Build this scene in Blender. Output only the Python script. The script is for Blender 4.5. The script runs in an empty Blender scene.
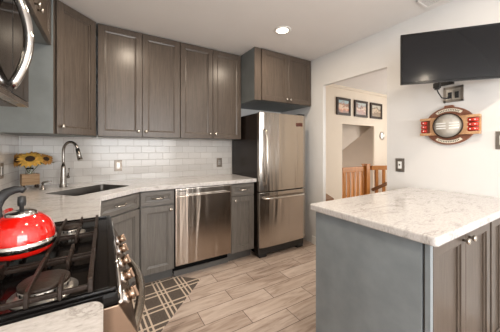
import bpy, bmesh, math, random
from mathutils import Vector, Matrix
R = math.radians
PI = math.pi
random.seed(7)
sc = bpy.context.scene
COL = sc.collection

# ------------------------------------------------------------------ camera
cd = bpy.data.cameras.new('camera'); cam = bpy.data.objects.new('camera', cd); COL.objects.link(cam)
cd.sensor_fit = 'HORIZONTAL'; cd.sensor_width = 36.0
cd.lens = 240.3 / 500 * 36.0
cd.shift_y = -(166 - 148.5) / 500
cd.clip_start = 0.02; cd.clip_end = 60
cam.location = (0, 0, 1.257)
cam.rotation_euler = (R(90), 0, -0.5449)
sc.camera = cam

# ------------------------------------------------------------------ world, lights, exposure
sc.view_settings.view_transform = 'Standard'
sc.view_settings.look = 'None'
sc.view_settings.gamma = 1
sc.view_settings.use_curve_mapping = False
sc.view_settings.exposure = 0.45
W = bpy.data.worlds.new('sky'); sc.world = W; W.use_nodes = True
W.node_tree.nodes['Background'].inputs[0].default_value = (0.80, 0.90, 1.0, 1)
W.node_tree.nodes['Background'].inputs[1].default_value = 1.6

def area(name, loc, rot, sx, sy, power, col, shape='RECTANGLE', spread=180):
    l = bpy.data.lights.new(name, 'AREA'); l.shape = shape; l.size = sx; l.size_y = sy
    l.energy = power; l.color = col; l.spread = R(spread)
    o = bpy.data.objects.new(name, l); COL.objects.link(o); o.location = loc; o.rotation_euler = rot
    return o
FILL_COL = (1.0, 0.985, 0.955)
WARM = (1.0, 0.84, 0.66)
area('added_fill_rear', (0.9, -3.12, 1.45), (R(90), 0, 0), 2.4, 1.7, 80, FILL_COL)  # added ambient fill behind the camera, its source is unseen
area('added_fill_left', (-1.92, -1.7, 1.45), (R(90), 0, R(-90)), 1.8, 1.6, 62, FILL_COL)  # added fill from the left, brightens the peninsula end
area('added_fill_hall', (5.9, 1.3, 1.5), (R(90), 0, R(90)), 1.6, 1.6, 40, (1.0, 0.93, 0.84))  # added lamp to brighten the hall, source unseen
area('added_fill_stair', (3.50, 3.9, 0.5), (R(70), 0, R(-90)), 0.7, 0.7, 20, (1.0, 0.93, 0.84))  # added lamp out of sight behind the hall wall, lifts the stairwell
LAMPS = [(1.510, 1.870), (0.25, 1.95), (1.482, 0.55), (0.25, 0.45), (0.5, -1.6), (-1.0, -2.0)]
LAMP_POWER = 7.0

# ------------------------------------------------------------------ helpers
class MB:
    def __init__(s, M=None):
        s.bm = bmesh.new(); s.M = M or Matrix()
    def _tf(s, vs):
        for v in vs: v.co = s.M @ v.co
    def box(s, x0, x1, y0, y1, z0, z1, b=0.0, M=None):
        t = bmesh.new()
        bmesh.ops.create_cube(t, size=1)
        for v in t.verts:
            v.co = Vector(((x0+x1)/2 + v.co.x*(x1-x0), (y0+y1)/2 + v.co.y*(y1-y0), (z0+z1)/2 + v.co.z*(z1-z0)))
        if b > 0:
            b = min(b, 0.45*min(abs(x1-x0), abs(y1-y0), abs(z1-z0)))
            bmesh.ops.bevel(t, geom=t.edges[:], offset=b, segments=2, profile=0.7, affect='EDGES')
        s._join(t, M); return s
    def _join(s, t, M=None):
        mp = {}
        A = s.M @ M if M is not None else s.M
        for v in t.verts: mp[v] = s.bm.verts.new(A @ v.co)
        for f in t.faces:
            try:
                nf = s.bm.faces.new([mp[v] for v in f.verts]); nf.smooth = f.smooth
            except ValueError: pass
        t.free()
    def lathe(s, prof, n=32, M=None, cap=True, smooth=True):
        """prof: list of (r, z) around local z"""
        t = bmesh.new(); rings = []
        for r, z in prof:
            rings.append([t.verts.new((r*math.cos(2*PI*k/n), r*math.sin(2*PI*k/n), z)) for k in range(n)] if r > 1e-6 else [t.verts.new((0, 0, z))])
        for a, b in zip(rings, rings[1:]):
            for k in range(n):
                k2 = (k+1) % n
                if len(a) == 1 and len(b) == 1: continue
                if len(a) == 1: f = t.faces.new((a[0], b[k2], b[k]))
                elif len(b) == 1: f = t.faces.new((a[k], a[k2], b[0]))
                else: f = t.faces.new((a[k], a[k2], b[k2], b[k]))
                f.smooth = smooth
        if cap:
            if len(rings[0]) > 1: t.faces.new(rings[0][::-1])
            if len(rings[-1]) > 1: t.faces.new(rings[-1])
        bmesh.ops.recalc_face_normals(t, faces=t.faces[:])
        s._join(t, M); return s
    def cyl(s, p, q, r, n=20, r2=None):
        p = Vector(p); q = Vector(q); d = q-p
        M = Matrix.Translation(p) @ d.to_track_quat('Z', 'Y').to_matrix().to_4x4()
        return s.lathe([(r, 0), (r2 if r2 is not None else r, d.length)], n, M)
    def tube(s, pts, rad, n=12, flat=1.0, closed=False):
        """sweep a circle along smooth points; rad scalar or list"""
        P = [Vector(p) for p in pts]
        if not hasattr(rad, '__len__'): rad = [rad]*len(P)
        t = bmesh.new(); rings = []; up = None
        for i, p in enumerate(P):
            a = P[i-1] if i > 0 else (P[-1] if closed else P[0]); b = P[i+1] if i < len(P)-1 else (P[0] if closed else P[-1])
            d = (b-a).normalized()
            if up is None:
                up = Vector((0, 0, 1)) if abs(d.z) < 0.9 else Vector((0, 1, 0))
            sx = d.cross(up).normalized(); u2 = sx.cross(d).normalized(); up = u2
            rings.append([t.verts.new(p + sx*rad[i]*math.cos(2*PI*k/n) + u2*rad[i]*flat*math.sin(2*PI*k/n)) for k in range(n)])
        pr = list(zip(rings, rings[1:])) + ([(rings[-1], rings[0])] if closed else [])
        for a, b in pr:
            for k in range(n):
                f = t.faces.new((a[k], a[(k+1) % n], b[(k+1) % n], b[k])); f.smooth = True
        if not closed:
            t.faces.new(rings[0][::-1]); t.faces.new(rings[-1])
        bmesh.ops.recalc_face_normals(t, faces=t.faces[:])
        s._join(t); return s
    def prism(s, poly, z0, z1, b=0.0, M=None, holes=None):
        t = bmesh.new()
        if holes:
            # bridge outer ring to the hole: both have matching vertex counts handled by triangle_fill
            ed = []
            for loop in [poly]+holes:
                vs = [t.verts.new((x, y, z0)) for x, y in loop]
                ed += [t.edges.new((vs[i], vs[(i+1) % len(vs)])) for i in range(len(vs))]
            bmesh.ops.triangle_fill(t, use_beauty=True, use_dissolve=False, edges=ed)
        else:
            t.faces.new([t.verts.new((x, y, z0)) for x, y in poly])
        r = bmesh.ops.extrude_face_region(t, geom=t.faces[:])
        for v in [g for g in r['geom'] if isinstance(g, bmesh.types.BMVert)]: v.co.z = z1
        bmesh.ops.recalc_face_normals(t, faces=t.faces[:])
        if b > 0:
            es = [e for e in t.edges if len(e.link_faces) == 2 and e.calc_face_angle(0) > 0.5]
            bmesh.ops.bevel(t, geom=es, offset=b, segments=3, profile=0.5, affect='EDGES')
        s._join(t, M); return s
    def panel(s, x0, x1, z0, z1, y=0.0, th=0.02, stile=0.052, depth=0.0155, deep=True):
        """shaker door lying in the xz plane, front facing -y, with a stepped recess"""
        t = bmesh.new()
        prof = [(0, th), (0, 0.002), (0.002, 0), (stile, 0), (stile+0.001, 0.006), (stile+0.013, 0.009), (stile+0.014, depth)]
        rings = []
        for i, (o, d) in enumerate(prof):
            rings.append([t.verts.new((a, y+d, c)) for a, c in ((x0+o, z0+o), (x1-o, z0+o), (x1-o, z1-o), (x0+o, z1-o))])
        t.faces.new(rings[0]); 
        for a, b in zip(rings, rings[1:]):
            for k in range(4): t.faces.new((a[k], a[(k+1) % 4], b[(k+1) % 4], b[k]))
        t.faces.new(rings[-1][::-1])
        bmesh.ops.recalc_face_normals(t, faces=t.faces[:])
        s._join(t); return s

ROOT = {}
def obj(name, mb, mat, parent=None, world=False, smooth_angle=None):
    """link a mesh. In a thing, geometry is in the thing's own frame unless world=True"""
    me = bpy.data.meshes.new(name)
    if world and parent is not None:
        mb.bm.transform(ROOT[parent.name].inverted())
    bmesh.ops.remove_doubles(mb.bm, verts=mb.bm.verts[:], dist=1e-6)
    mb.bm.to_mesh(me); mb.bm.free()
    me.materials.append(mat)
    o = bpy.data.objects.new(name, me); COL.objects.link(o)
    if parent is not None:
        o.parent = parent; ROOT[o.name] = ROOT[parent.name]
    else: ROOT[o.name] = Matrix()
    return o
def thing(name, label, cat, loc=(0, 0, 0), rz=0.0, group=None):
    o = bpy.data.objects.new(name, None); COL.objects.link(o)
    o.location = loc; o.rotation_euler = (0, 0, rz); o.empty_display_size = 0.05
    o['label'] = label; o['category'] = cat
    if group: o['group'] = group
    ROOT[o.name] = Matrix.Translation(Vector(loc)) @ Matrix.Rotation(rz, 4, 'Z')
    return o
def tag(o, label, cat, group=None):
    o['label'] = label; o['category'] = cat
    if group: o['group'] = group
    return o
def struct(name, mb, mat, parent=None):
    o = obj(name, mb, mat, parent)
    if parent is None: o['kind'] = 'structure'
    return o
def copy_thing(src, loc, rz, label, group=None):
    r = src.copy(); COL.objects.link(r); r.location = loc; r.rotation_euler = (0, 0, rz); r['label'] = label
    if group: r['group'] = group
    for ch in list(src.children):
        c = ch.copy(); COL.objects.link(c); c.parent = r
        for g in list(ch.children):
            d = g.copy(); COL.objects.link(d); d.parent = c
    return r

# ------------------------------------------------------------------ materials
def nodes(name):
    m = bpy.data.materials.new(name); m.use_nodes = True
    nt = m.node_tree; b = nt.nodes['Principled BSDF']
    return m, nt, b
def L(nt, a, b): nt.links.new(a, b)
def N(nt, t, **k):
    n = nt.nodes.new(t)
    for a, v in k.items(): setattr(n, a, v)
    return n
def objco(nt, scale=(1, 1, 1), loc=(0, 0, 0), rot=(0, 0, 0)):
    tc = N(nt, 'ShaderNodeTexCoord'); mp = N(nt, 'ShaderNodeMapping')
    mp.inputs['Scale'].default_value = scale; mp.inputs['Location'].default_value = loc; mp.inputs['Rotation'].default_value = rot
    L(nt, tc.outputs['Object'], mp.inputs['Vector']); return mp.outputs['Vector']
def ramp(nt, fac, stops):
    r = N(nt, 'ShaderNodeValToRGB'); e = r.color_ramp.elements
    while len(e) < len(stops): e.new(0.5)
    for i, (p, c) in enumerate(stops): e[i].position = p; e[i].color = (*c, 1)
    L(nt, fac, r.inputs[0]); return r.outputs[0]
def noise(nt, vec, scale, detail=4, rough=0.55, dist=0.0):
    n = N(nt, 'ShaderNodeTexNoise'); n.inputs['Scale'].default_value = scale; n.inputs['Detail'].default_value = detail
    n.inputs['Roughness'].default_value = rough; n.inputs['Distortion'].default_value = dist
    if vec is not None: L(nt, vec, n.inputs['Vector'])
    return n.outputs['Fac']
def bump(nt, b, h, strength=0.1, dist=0.01):
    n = N(nt, 'ShaderNodeBump'); n.inputs['Strength'].default_value = strength; n.inputs['Distance'].default_value = dist
    L(nt, h, n.inputs['Height']); L(nt, n.outputs[0], b.inputs['Normal'])
def plain(name, col, rough=0.5, metal=0.0, var=0.04, coat=0.0, scale=30, bs=0.0, spec=None):
    m, nt, b = nodes(name)
    v = noise(nt, objco(nt), scale)
    c0 = tuple(max(0, c*(1-var)) for c in col); c1 = tuple(min(1, c*(1+var)) for c in col)
    L(nt, ramp(nt, v, [(0.3, c0), (0.7, c1)]), b.inputs['Base Color'])
    b.inputs['Roughness'].default_value = rough; b.inputs['Metallic'].default_value = metal
    b.inputs['Coat Weight'].default_value = coat
    if spec is not None: b.inputs['Specular IOR Level'].default_value = spec
    if bs: bump(nt, b, v, bs, 0.005)
    return m
def wood(name, dark, light, rough=0.42, horiz=False, coat=0.0, gs=1.0, spec=0.5):
    m, nt, b = nodes(name)
    sc_ = (3*gs, 40*gs, 40*gs) if horiz else (40*gs, 40*gs, 2.2*gs)
    g = noise(nt, objco(nt, sc_), 2.2, 6, 0.65, 0.6)
    g2 = noise(nt, objco(nt, tuple(q*4 for q in sc_)), 3.0, 3, 0.6)
    mx = N(nt, 'ShaderNodeMath', operation='MULTIPLY_ADD'); mx.inputs[1].default_value = 0.25
    L(nt, g2, mx.inputs[0]); L(nt, g, mx.inputs[2])
    L(nt, ramp(nt, mx.outputs[0], [(0.38, dark), (0.62, tuple((a+c)/2 for a, c in zip(dark, light))), (0.85, light)]), b.inputs['Base Color'])
    b.inputs['Roughness'].default_value = rough; b.inputs['Coat Weight'].default_value = coat
    b.inputs['Coat Roughness'].default_value = 0.2; b.inputs['Specular IOR Level'].default_value = spec
    bump(nt, b, mx.outputs[0], 0.06, 0.002)
    return m
M = {}
M['cab'] = wood('grey_stained_wood', (0.054, 0.041, 0.032), (0.114, 0.089, 0.071), 0.30, spec=0.38)
M['cab_h'] = wood('grey_stained_wood_cross_grain', (0.062, 0.050, 0.041), (0.112, 0.092, 0.077), 0.36, horiz=True)
M['base'] = wood('stained_wood_cool_lit', (0.092, 0.083, 0.074), (0.172, 0.158, 0.143), 0.34, spec=0.4)  # same stain as the wall cabinets, with cooler light put into the colour
M['base_h'] = wood('stained_wood_cool_lit_cross_grain', (0.092, 0.083, 0.074), (0.172, 0.158, 0.143), 0.34, horiz=True, spec=0.4)
M['side'] = plain('blue_grey_painted_panel', (0.165, 0.182, 0.185), 0.42, var=0.10, scale=7, spec=0.35)
M['endpanel'] = plain('panel_paint_lit_tone', (0.225, 0.255, 0.275), 0.42, var=0.11, scale=7, spec=0.35)  # side panel paint again, lightened to stand in for stronger light here
M['kick'] = plain('grey_toe_kick', (0.10, 0.095, 0.09), 0.6)
M['wall'] = plain('white_wall_paint', (0.68, 0.675, 0.668), 0.7, var=0.01, scale=6)
M['ceil'] = plain('ceiling_paint', (0.80, 0.785, 0.775), 0.85, var=0.01, scale=4)
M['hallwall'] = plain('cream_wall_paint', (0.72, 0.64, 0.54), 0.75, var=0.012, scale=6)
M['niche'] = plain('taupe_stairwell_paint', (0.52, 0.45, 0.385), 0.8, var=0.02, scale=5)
M['trim'] = plain('white_trim_paint', (0.80, 0.79, 0.77), 0.4, var=0.01)
M['black'] = plain('black_enamel', (0.004, 0.0035, 0.0035), 0.14, spec=0.2)
M['void'] = plain('unlit_black_recess', (0.004, 0.004, 0.004), 0.7, spec=0.1)
M['blackm'] = plain('black_matte_plastic', (0.02, 0.02, 0.021), 0.45)
M['darkside'] = plain('black_textured_steel', (0.016, 0.011, 0.009), 0.24, spec=0.3)
M['iron'] = plain('cast_iron', (0.024, 0.015, 0.011), 0.42, var=0.25, bs=0.3, scale=160, spec=0.22)
M['ironfoot'] = plain('grey_iron_foot', (0.12, 0.115, 0.12), 0.5, var=0.15)
M['chrome'] = plain('polished_chrome', (0.66, 0.64, 0.62), 0.08, 1.0, var=0.01)
M['nickel'] = plain('satin_nickel', (0.56, 0.52, 0.47), 0.26, 1.0, var=0.02)
M['gunmetal'] = plain('brushed_gunmetal', (0.30, 0.28, 0.26), 0.27, 1.0, var=0.05)
M['alu'] = plain('cast_aluminium', (0.62, 0.60, 0.57), 0.35, 1.0, var=0.12, scale=90)
M['red'] = plain('red_enamel', (0.62, 0.008, 0.004), 0.08, coat=1.0, var=0.03, spec=0.6)
M['bronze'] = plain('bronze_outlet_plate', (0.20, 0.165, 0.135), 0.35, 0.6, var=0.1)
M['platesteel'] = plain('steel_wall_plate', (0.36, 0.33, 0.30), 0.3, 0.9, var=0.1)
M['screen'] = plain('black_screen_glass', (0.006, 0.006, 0.007), 0.12, spec=0.22, var=0.0)
M['mirrorglass'] = plain('black_mirror_glass', (0.012, 0.010, 0.009), 0.03, spec=0.7)
M['knobmetal'] = plain('warm_polished_steel', (0.30, 0.215, 0.16), 0.2, 1.0, var=0.02)
M['orangewood'] = wood('orange_oak', (0.30, 0.10, 0.014), (0.54, 0.22, 0.042), 0.4, gs=0.8)
M['orangedark'] = wood('brown_handrail_wood', (0.16, 0.065, 0.022), (0.27, 0.12, 0.045), 0.4, horiz=True)
M['boxwood'] = wood('reclaimed_box_wood', (0.22, 0.13, 0.065), (0.44, 0.29, 0.165), 0.7, horiz=True)
M['maple'] = wood('honey_coloured_wood', (0.40, 0.21, 0.10), (0.62, 0.38, 0.21), 0.4, horiz=True)
M['mahog'] = wood('mahogany_wood', (0.13, 0.048, 0.028), (0.26, 0.11, 0.065), 0.32, horiz=True)
M['framewood'] = wood('dark_walnut_frame', (0.016, 0.009, 0.006), (0.045, 0.026, 0.016), 0.45, spec=0.25)
M['cream'] = plain('cream_card', (0.72, 0.66, 0.55), 0.5, var=0.05)
M['dial'] = plain('frosted_grey_dial', (0.55, 0.52, 0.47), 0.3, var=0.08)
M['white'] = plain('white_plastic', (0.85, 0.85, 0.83), 0.4, var=0.01)
M['redglass'] = plain('red_plastic', (0.55, 0.035, 0.02), 0.25, var=0.15)
M['petal'] = plain('sunflower_petal', (0.66, 0.38, 0.07), 0.6, var=0.3, scale=40)
M['petaldark'] = plain('rust_petal', (0.40, 0.19, 0.04), 0.6, var=0.3, scale=40)
M['seed'] = plain('sunflower_centre', (0.05, 0.025, 0.012), 0.8, var=0.5, scale=300, bs=0.6)
M['leaf'] = plain('dull_green_leaf', (0.10, 0.13, 0.035), 0.6, var=0.25)
M['badge'] = plain('dark_badge', (0.10, 0.03, 0.02), 0.4)

def m_glass():
    m, nt, b = nodes('clear_glass'); b.inputs['Transmission Weight'].default_value = 1.0
    b.inputs['Roughness'].default_value = 0.02; b.inputs['IOR'].default_value = 1.45
    b.inputs['Base Color'].default_value = (0.95, 0.97, 0.96, 1); return m
M['glass'] = m_glass()
def m_steel(name, col, rough, vertical=True, wav=0.25):
    m, nt, b = nodes(name)
    v = noise(nt, objco(nt, (500, 500, 3) if vertical else (3, 3, 500)), 1.0, 2)
    w = noise(nt, objco(nt, (13, 13, 0.9)), 1.0, 2, 0.4, 0.4)
    L(nt, ramp(nt, v, [(0.3, tuple(c*0.93 for c in col)), (0.7, col)]), b.inputs['Base Color'])
    b.inputs['Metallic'].default_value = 1.0; b.inputs['Roughness'].default_value = rough
    bump(nt, b, w, wav, 0.02)
    return m
M['steel'] = m_steel('brushed_stainless', (0.52, 0.475, 0.43), 0.22, wav=0.42)
M['steel_warm_reflect'] = m_steel('stainless_warm_reflection', (0.44, 0.375, 0.32), 0.22, wav=0.42)  # stainless with the warm floor reflection painted into its colour
M['steel_brown_reflect'] = m_steel('stainless_brown_reflection', (0.27, 0.195, 0.145), 0.24, wav=0.3)  # range stainless, darkened by a brown reflection put into the colour
M['steelsink'] = m_steel('sink_stainless', (0.16, 0.15, 0.14), 0.38, wav=0.05)
def m_floor():
    m, nt, b = nodes('wood_look_plank_tile')
    br = N(nt, 'ShaderNodeTexBrick'); br.offset = 0.5; br.offset_frequency = 2; br.squash = 1
    L(nt, objco(nt, (1, 1, 1), (0.002, 0.1055, 0)), br.inputs['Vector'])
    br.inputs['Scale'].default_value = 1; br.inputs['Brick Width'].default_value = 0.612; br.inputs['Row Height'].default_value = 0.1575
    br.inputs['Mortar Size'].default_value = 0.0028; br.inputs['Mortar Smooth'].default_value = 0.2; br.inputs['Bias'].default_value = 0
    br.inputs['Color1'].default_value = (0.0, 0.0, 0.0, 1); br.inputs['Color2'].default_value = (1, 1, 1, 1); br.inputs['Mortar'].default_value = (0.5, 0.5, 0.5, 1)
    # per plank shift of the grain
    tc = N(nt, 'ShaderNodeTexCoord'); ad = N(nt, 'ShaderNodeVectorMath', operation='MULTIPLY_ADD'); ad.inputs[1].default_value = (0, 0, 7)
    L(nt, br.outputs['Color'], ad.inputs[0]); L(nt, tc.outputs['Object'], ad.inputs[2])
    mp = N(nt, 'ShaderNodeMapping'); mp.inputs['Scale'].default_value = (2.2, 14, 3); L(nt, ad.outputs[0], mp.inputs['Vector'])
    g = noise(nt, mp.outputs[0], 1.6, 6, 0.62, 0.8)
    plank = N(nt, 'ShaderNodeMath', operation='MULTIPLY_ADD'); plank.inputs[1].default_value = 0.22
    L(nt, br.outputs['Color'], plank.inputs[0]); L(nt, g, plank.inputs[2])
    col = ramp(nt, plank.outputs[0], [(0.34, (0.20, 0.145, 0.115)), (0.47, (0.365, 0.280, 0.230)), (0.62, (0.48, 0.388, 0.328)), (0.85, (0.60, 0.508, 0.445))])
    mx = N(nt, 'ShaderNodeMix', data_type='RGBA'); L(nt, br.outputs['Fac'], mx.inputs[0]); L(nt, col, mx.inputs[6]); mx.inputs[7].default_value = (0.11, 0.08, 0.062, 1)
    L(nt, mx.outputs[2], b.inputs['Base Color']); b.inputs['Roughness'].default_value = 0.36
    inv = N(nt, 'ShaderNodeMath', operation='SUBTRACT'); inv.inputs[0].default_value = 1; L(nt, br.outputs['Fac'], inv.inputs[1])
    bump(nt, b, inv.outputs[0], 0.4, 0.002)
    return m
M['floor'] = m_floor()
def m_tile(side=False):
    m, nt, b = nodes('white_subway_tile_' + ('side' if side else 'rear'))
    tc = N(nt, 'ShaderNodeTexCoord'); sp = N(nt, 'ShaderNodeSeparateXYZ'); cb = N(nt, 'ShaderNodeCombineXYZ')
    L(nt, tc.outputs['Object'], sp.inputs[0]); L(nt, sp.outputs[1 if side else 0], cb.inputs[0]); L(nt, sp.outputs[2], cb.inputs[1])
    mp = N(nt, 'ShaderNodeMapping'); mp.inputs['Location'].default_value = (0.03, -0.914+0.0775*12, 0); L(nt, cb.outputs[0], mp.inputs[0])
    br = N(nt, 'ShaderNodeTexBrick'); br.offset = 0.5; L(nt, mp.outputs[0], br.inputs['Vector'])
    br.inputs['Scale'].default_value = 1; br.inputs['Brick Width'].default_value = 0.155; br.inputs['Row Height'].default_value = 0.0765
    br.inputs['Mortar Size'].default_value = 0.0022; br.inputs['Mortar Smooth'].default_value = 0.6; br.inputs['Bias'].default_value = 0
    br.inputs['Color1'].default_value = (0.53, 0.505, 0.48, 1); br.inputs['Color2'].default_value = (0.62, 0.598, 0.572, 1); br.inputs['Mortar'].default_value = (0.42, 0.39, 0.365, 1)
    L(nt, br.outputs['Color'], b.inputs['Base Color']); b.inputs['Roughness'].default_value = 0.14
    inv = N(nt, 'ShaderNodeMath', operation='SUBTRACT'); inv.inputs[0].default_value = 1; L(nt, br.outputs['Fac'], inv.inputs[1])
    bump(nt, b, inv.outputs[0], 0.5, 0.003)
    return m
M['tile'] = m_tile(); M['tile_s'] = m_tile(True)
def m_stone():
    m, nt, b = nodes('pale_veined_quartz')
    v = objco(nt, (1, 2.2, 1), rot=(0, 0, 0.5))
    n1 = noise(nt, v, 5.5, 8, 0.68, 1.6); n2 = noise(nt, v, 48, 6, 0.75); n3 = noise(nt, v, 2.2, 6, 0.6, 2.5)
    base = ramp(nt, n2, [(0.30, (0.38, 0.36, 0.348)), (0.44, (0.535, 0.515, 0.505)), (0.62, (0.615, 0.60, 0.594))])
    vein = ramp(nt, n1, [(0.455, (0, 0, 0)), (0.495, (1, 1, 1)), (0.505, (1, 1, 1)), (0.55, (0, 0, 0))])
    mask = ramp(nt, n3, [(0.48, (0, 0, 0)), (0.62, (1, 1, 1))])
    ml = N(nt, 'ShaderNodeMath', operation='MULTIPLY'); L(nt, vein, ml.inputs[0]); L(nt, mask, ml.inputs[1])
    m2 = N(nt, 'ShaderNodeMath', operation='MULTIPLY'); m2.inputs[1].default_value = 0.65; L(nt, ml.outputs[0], m2.inputs[0])
    mx = N(nt, 'ShaderNodeMix', data_type='RGBA'); L(nt, m2.outputs[0], mx.inputs[0]); L(nt, base, mx.inputs[6]); mx.inputs[7].default_value = (0.27, 0.245, 0.23, 1)
    L(nt, mx.outputs[2], b.inputs['Base Color']); b.inputs['Roughness'].default_value = 0.12
    return m
M['stone'] = m_stone()
def m_rug():
    m, nt, b = nodes('woven_plaid')
    tc = N(nt, 'ShaderNodeTexCoord'); sp = N(nt, 'ShaderNodeSeparateXYZ'); L(nt, tc.outputs['Object'], sp.inputs[0])
    def lines(sock, pitch, offs, w, ph):
        f = N(nt, 'ShaderNodeMath', operation='MULTIPLY_ADD'); f.inputs[1].default_value = 1/pitch; f.inputs[2].default_value = ph+10; L(nt, sock, f.inputs[0])
        fr = N(nt, 'ShaderNodeMath', operation='FRACT'); L(nt, f.outputs[0], fr.inputs[0]); out = None
        for o in offs:
            c = N(nt, 'ShaderNodeMath', operation='COMPARE'); c.inputs[1].default_value = o; c.inputs[2].default_value = w/pitch/2; L(nt, fr.outputs[0], c.inputs[0])
            if out is None: out = c.outputs[0]
            else:
                a = N(nt, 'ShaderNodeMath', operation='MAXIMUM'); L(nt, out, a.inputs[0]); L(nt, c.outputs[0], a.inputs[1]); out = a.outputs[0]
        return out
    a = lines(sp.outputs[0], 0.193, (0.325, 0.50, 0.675), 0.013, 0.381); c = lines(sp.outputs[1], 0.200, (0.37, 0.63), 0.016, 0.575)
    mxx = N(nt, 'ShaderNodeMath', operation='MAXIMUM'); L(nt, a, mxx.inputs[0]); L(nt, c, mxx.inputs[1])
    tw = noise(nt, objco(nt, (90, 400, 1)), 1.0, 2)
    dark = ramp(nt, tw, [(0.35, (0.055, 0.043, 0.035)), (0.65, (0.15, 0.12, 0.10))])
    lite = ramp(nt, tw, [(0.35, (0.50, 0.40, 0.31)), (0.65, (0.72, 0.61, 0.50))])
    mx = N(nt, 'ShaderNodeMix', data_type='RGBA'); L(nt, mxx.outputs[0], mx.inputs[0]); L(nt, dark, mx.inputs[6]); L(nt, lite, mx.inputs[7])
    L(nt, mx.outputs[2], b.inputs['Base Color']); b.inputs['Roughness'].default_value = 0.9; bump(nt, b, tw, 0.4, 0.003)
    return m
M['rug'] = m_rug()
def m_emit(name, col, s):
    m, nt, b = nodes(name); b.inputs['Base Color'].default_value = (*col, 1); b.inputs['Emission Color'].default_value = (*col, 1); b.inputs['Emission Strength'].default_value = s
    return m
M['lampglow'] = m_emit('lit_lamp_lens', (1.0, 0.88, 0.70), 5)
def m_art(name, sky, mid, low, seed):
    m, nt, b = nodes(name)
    tc = N(nt, 'ShaderNodeTexCoord'); sp = N(nt, 'ShaderNodeSeparateXYZ'); L(nt, tc.outputs['Object'], sp.inputs[0])
    n = noise(nt, objco(nt, (9, 9, 14), (seed, 0, 0)), 1.0, 4)
    f = N(nt, 'ShaderNodeMath', operation='MULTIPLY_ADD'); f.inputs[1].default_value = 3.2; L(nt, sp.outputs[2], f.inputs[0]); L(nt, n, f.inputs[2])
    L(nt, ramp(nt, f.outputs[0], [(0.05, low), (0.35, mid), (0.48, (0.62, 0.50, 0.36)), (0.60, tuple(x*0.6 for x in mid)), (0.78, sky)]), b.inputs['Base Color'])
    b.inputs['Roughness'].default_value = 0.3
    return m

# ------------------------------------------------------------------ room shell
XL, XR, YB, ZC = -0.67, 2.364, 2.965, 2.43
YF = -3.2
WT = 0.12
struct('floor', MB().box(-2.1, 6.1, YF-0.1, 4.6, -0.05, 0), M['floor'])
struct('ceiling', MB().box(-2.1, 6.1, YF-0.1, 4.6, ZC, ZC+0.05), M['ceil'])
# back wall runs on behind the fridge into the hall and opens to the stairwell
NX0, NX1, NZ = 3.825, 4.85, 1.722
wb = MB().box(XL-WT, XR+WT, YB, YB+WT, 0, ZC)
struct('wall_back', wb, M['wall'])
hb = MB().box(XR+WT, NX0, YB, YB+0.03, 0, ZC).box(NX1, 6.0, YB, YB+0.03, 0, ZC).box(NX0, NX1, YB, YB+0.03, NZ, ZC)
struct('wall_hall', hb, M['hallwall'])
# left wall: kitchen part, then the room widens behind the camera
struct('wall_left', MB().box(XL-WT, XL, -0.75, YB, 0, ZC).box(-2.0, XL, -0.75, -0.63, 0, ZC), M['wall'])
struct('wall_dining', MB().box(-2.1, -2.0, YF, -0.75, 0, 0.65).box(-2.1, -2.0, YF, -0.75, 2.25, ZC).box(-2.1, -2.0, YF, -2.6, 0.65, 2.25).box(-2.1, -2.0, -0.8, -0.75, 0.65, 2.25), M['wall'])
# rear wall with a wide window
struct('wall_rear', MB().box(-2.1, XR+WT, YF-0.1, YF, 0, 0.6).box(-2.1, XR+WT, YF-0.1, YF, 2.3, ZC).box(-2.1, -0.3, YF-0.1, YF, 0.6, 2.3).box(2.1, XR+WT, YF-0.1, YF, 0.6, 2.3), M['wall'])
w1 = struct('window_1', MB().box(-0.3, 2.1, YF-0.07, YF-0.02, 0.6, 0.66).box(-0.3, 2.1, YF-0.07, YF-0.02, 2.24, 2.3).box(-0.3, -0.24, YF-0.07, YF-0.02, 0.6, 2.3).box(2.04, 2.1, YF-0.07, YF-0.02, 0.6, 2.3).box(0.87, 0.93, YF-0.07, YF-0.02, 0.6, 2.3), M['trim'])
# right wall with the open passage to the hall
DY0, DY1, DZ = 1.315, 2.12, 2.055
WR = 0.05
struct('wall_right', MB().box(XR, XR+WR, YF, DY0, 0, ZC).box(XR, XR+WR, DY1, YB, 0, ZC).box(XR, XR+WR, DY0, DY1, DZ, ZC), M['wall'])
struct('wall_hall_end', MB().box(6.0, 6.1, -0.5, YB+WT, 0, 0.7).box(6.0, 6.1, -0.5, YB+WT, 2.3, ZC).box(6.0, 6.1, 2.1, YB+WT, 0.7, 2.3).box(6.0, 6.1, -0.5, 0.5, 0.7, 2.3), M['hallwall'])
struct('wall_hall_front', MB().box(XR+WR, 6.0, -0.6, -0.5, 0, ZC), M['hallwall'])
# stairwell beyond the opening, with the sloping soffit of the flight above
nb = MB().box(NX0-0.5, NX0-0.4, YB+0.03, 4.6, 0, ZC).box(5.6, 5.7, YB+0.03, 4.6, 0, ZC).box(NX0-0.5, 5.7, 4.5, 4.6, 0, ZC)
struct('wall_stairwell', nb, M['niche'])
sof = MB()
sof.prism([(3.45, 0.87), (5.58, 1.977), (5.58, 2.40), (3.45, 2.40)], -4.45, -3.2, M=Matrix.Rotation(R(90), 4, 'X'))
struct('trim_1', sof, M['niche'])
# baseboards
struct('baseboard_right', MB().box(XR-0.014, XR, DY1, 2.30, 0, 0.10, 0.003).box(XR-0.014, XR, YF, 0.35, 0, 0.10, 0.003).box(XR-0.014, XR, 1.08, DY0, 0, 0.10, 0.003), M['trim'])
struct('baseboard_hall', MB().box(XR+WR, NX0, YB-0.014, YB, 0, 0.10, 0.003).box(NX1, 6.0, YB-0.014, YB, 0, 0.10, 0.003), M['trim'])
struct('trim_2', MB().box(XR+WR, 6.0, YB-0.02, YB, ZC-0.05, ZC, 0.004), M['hallwall'])
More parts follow.
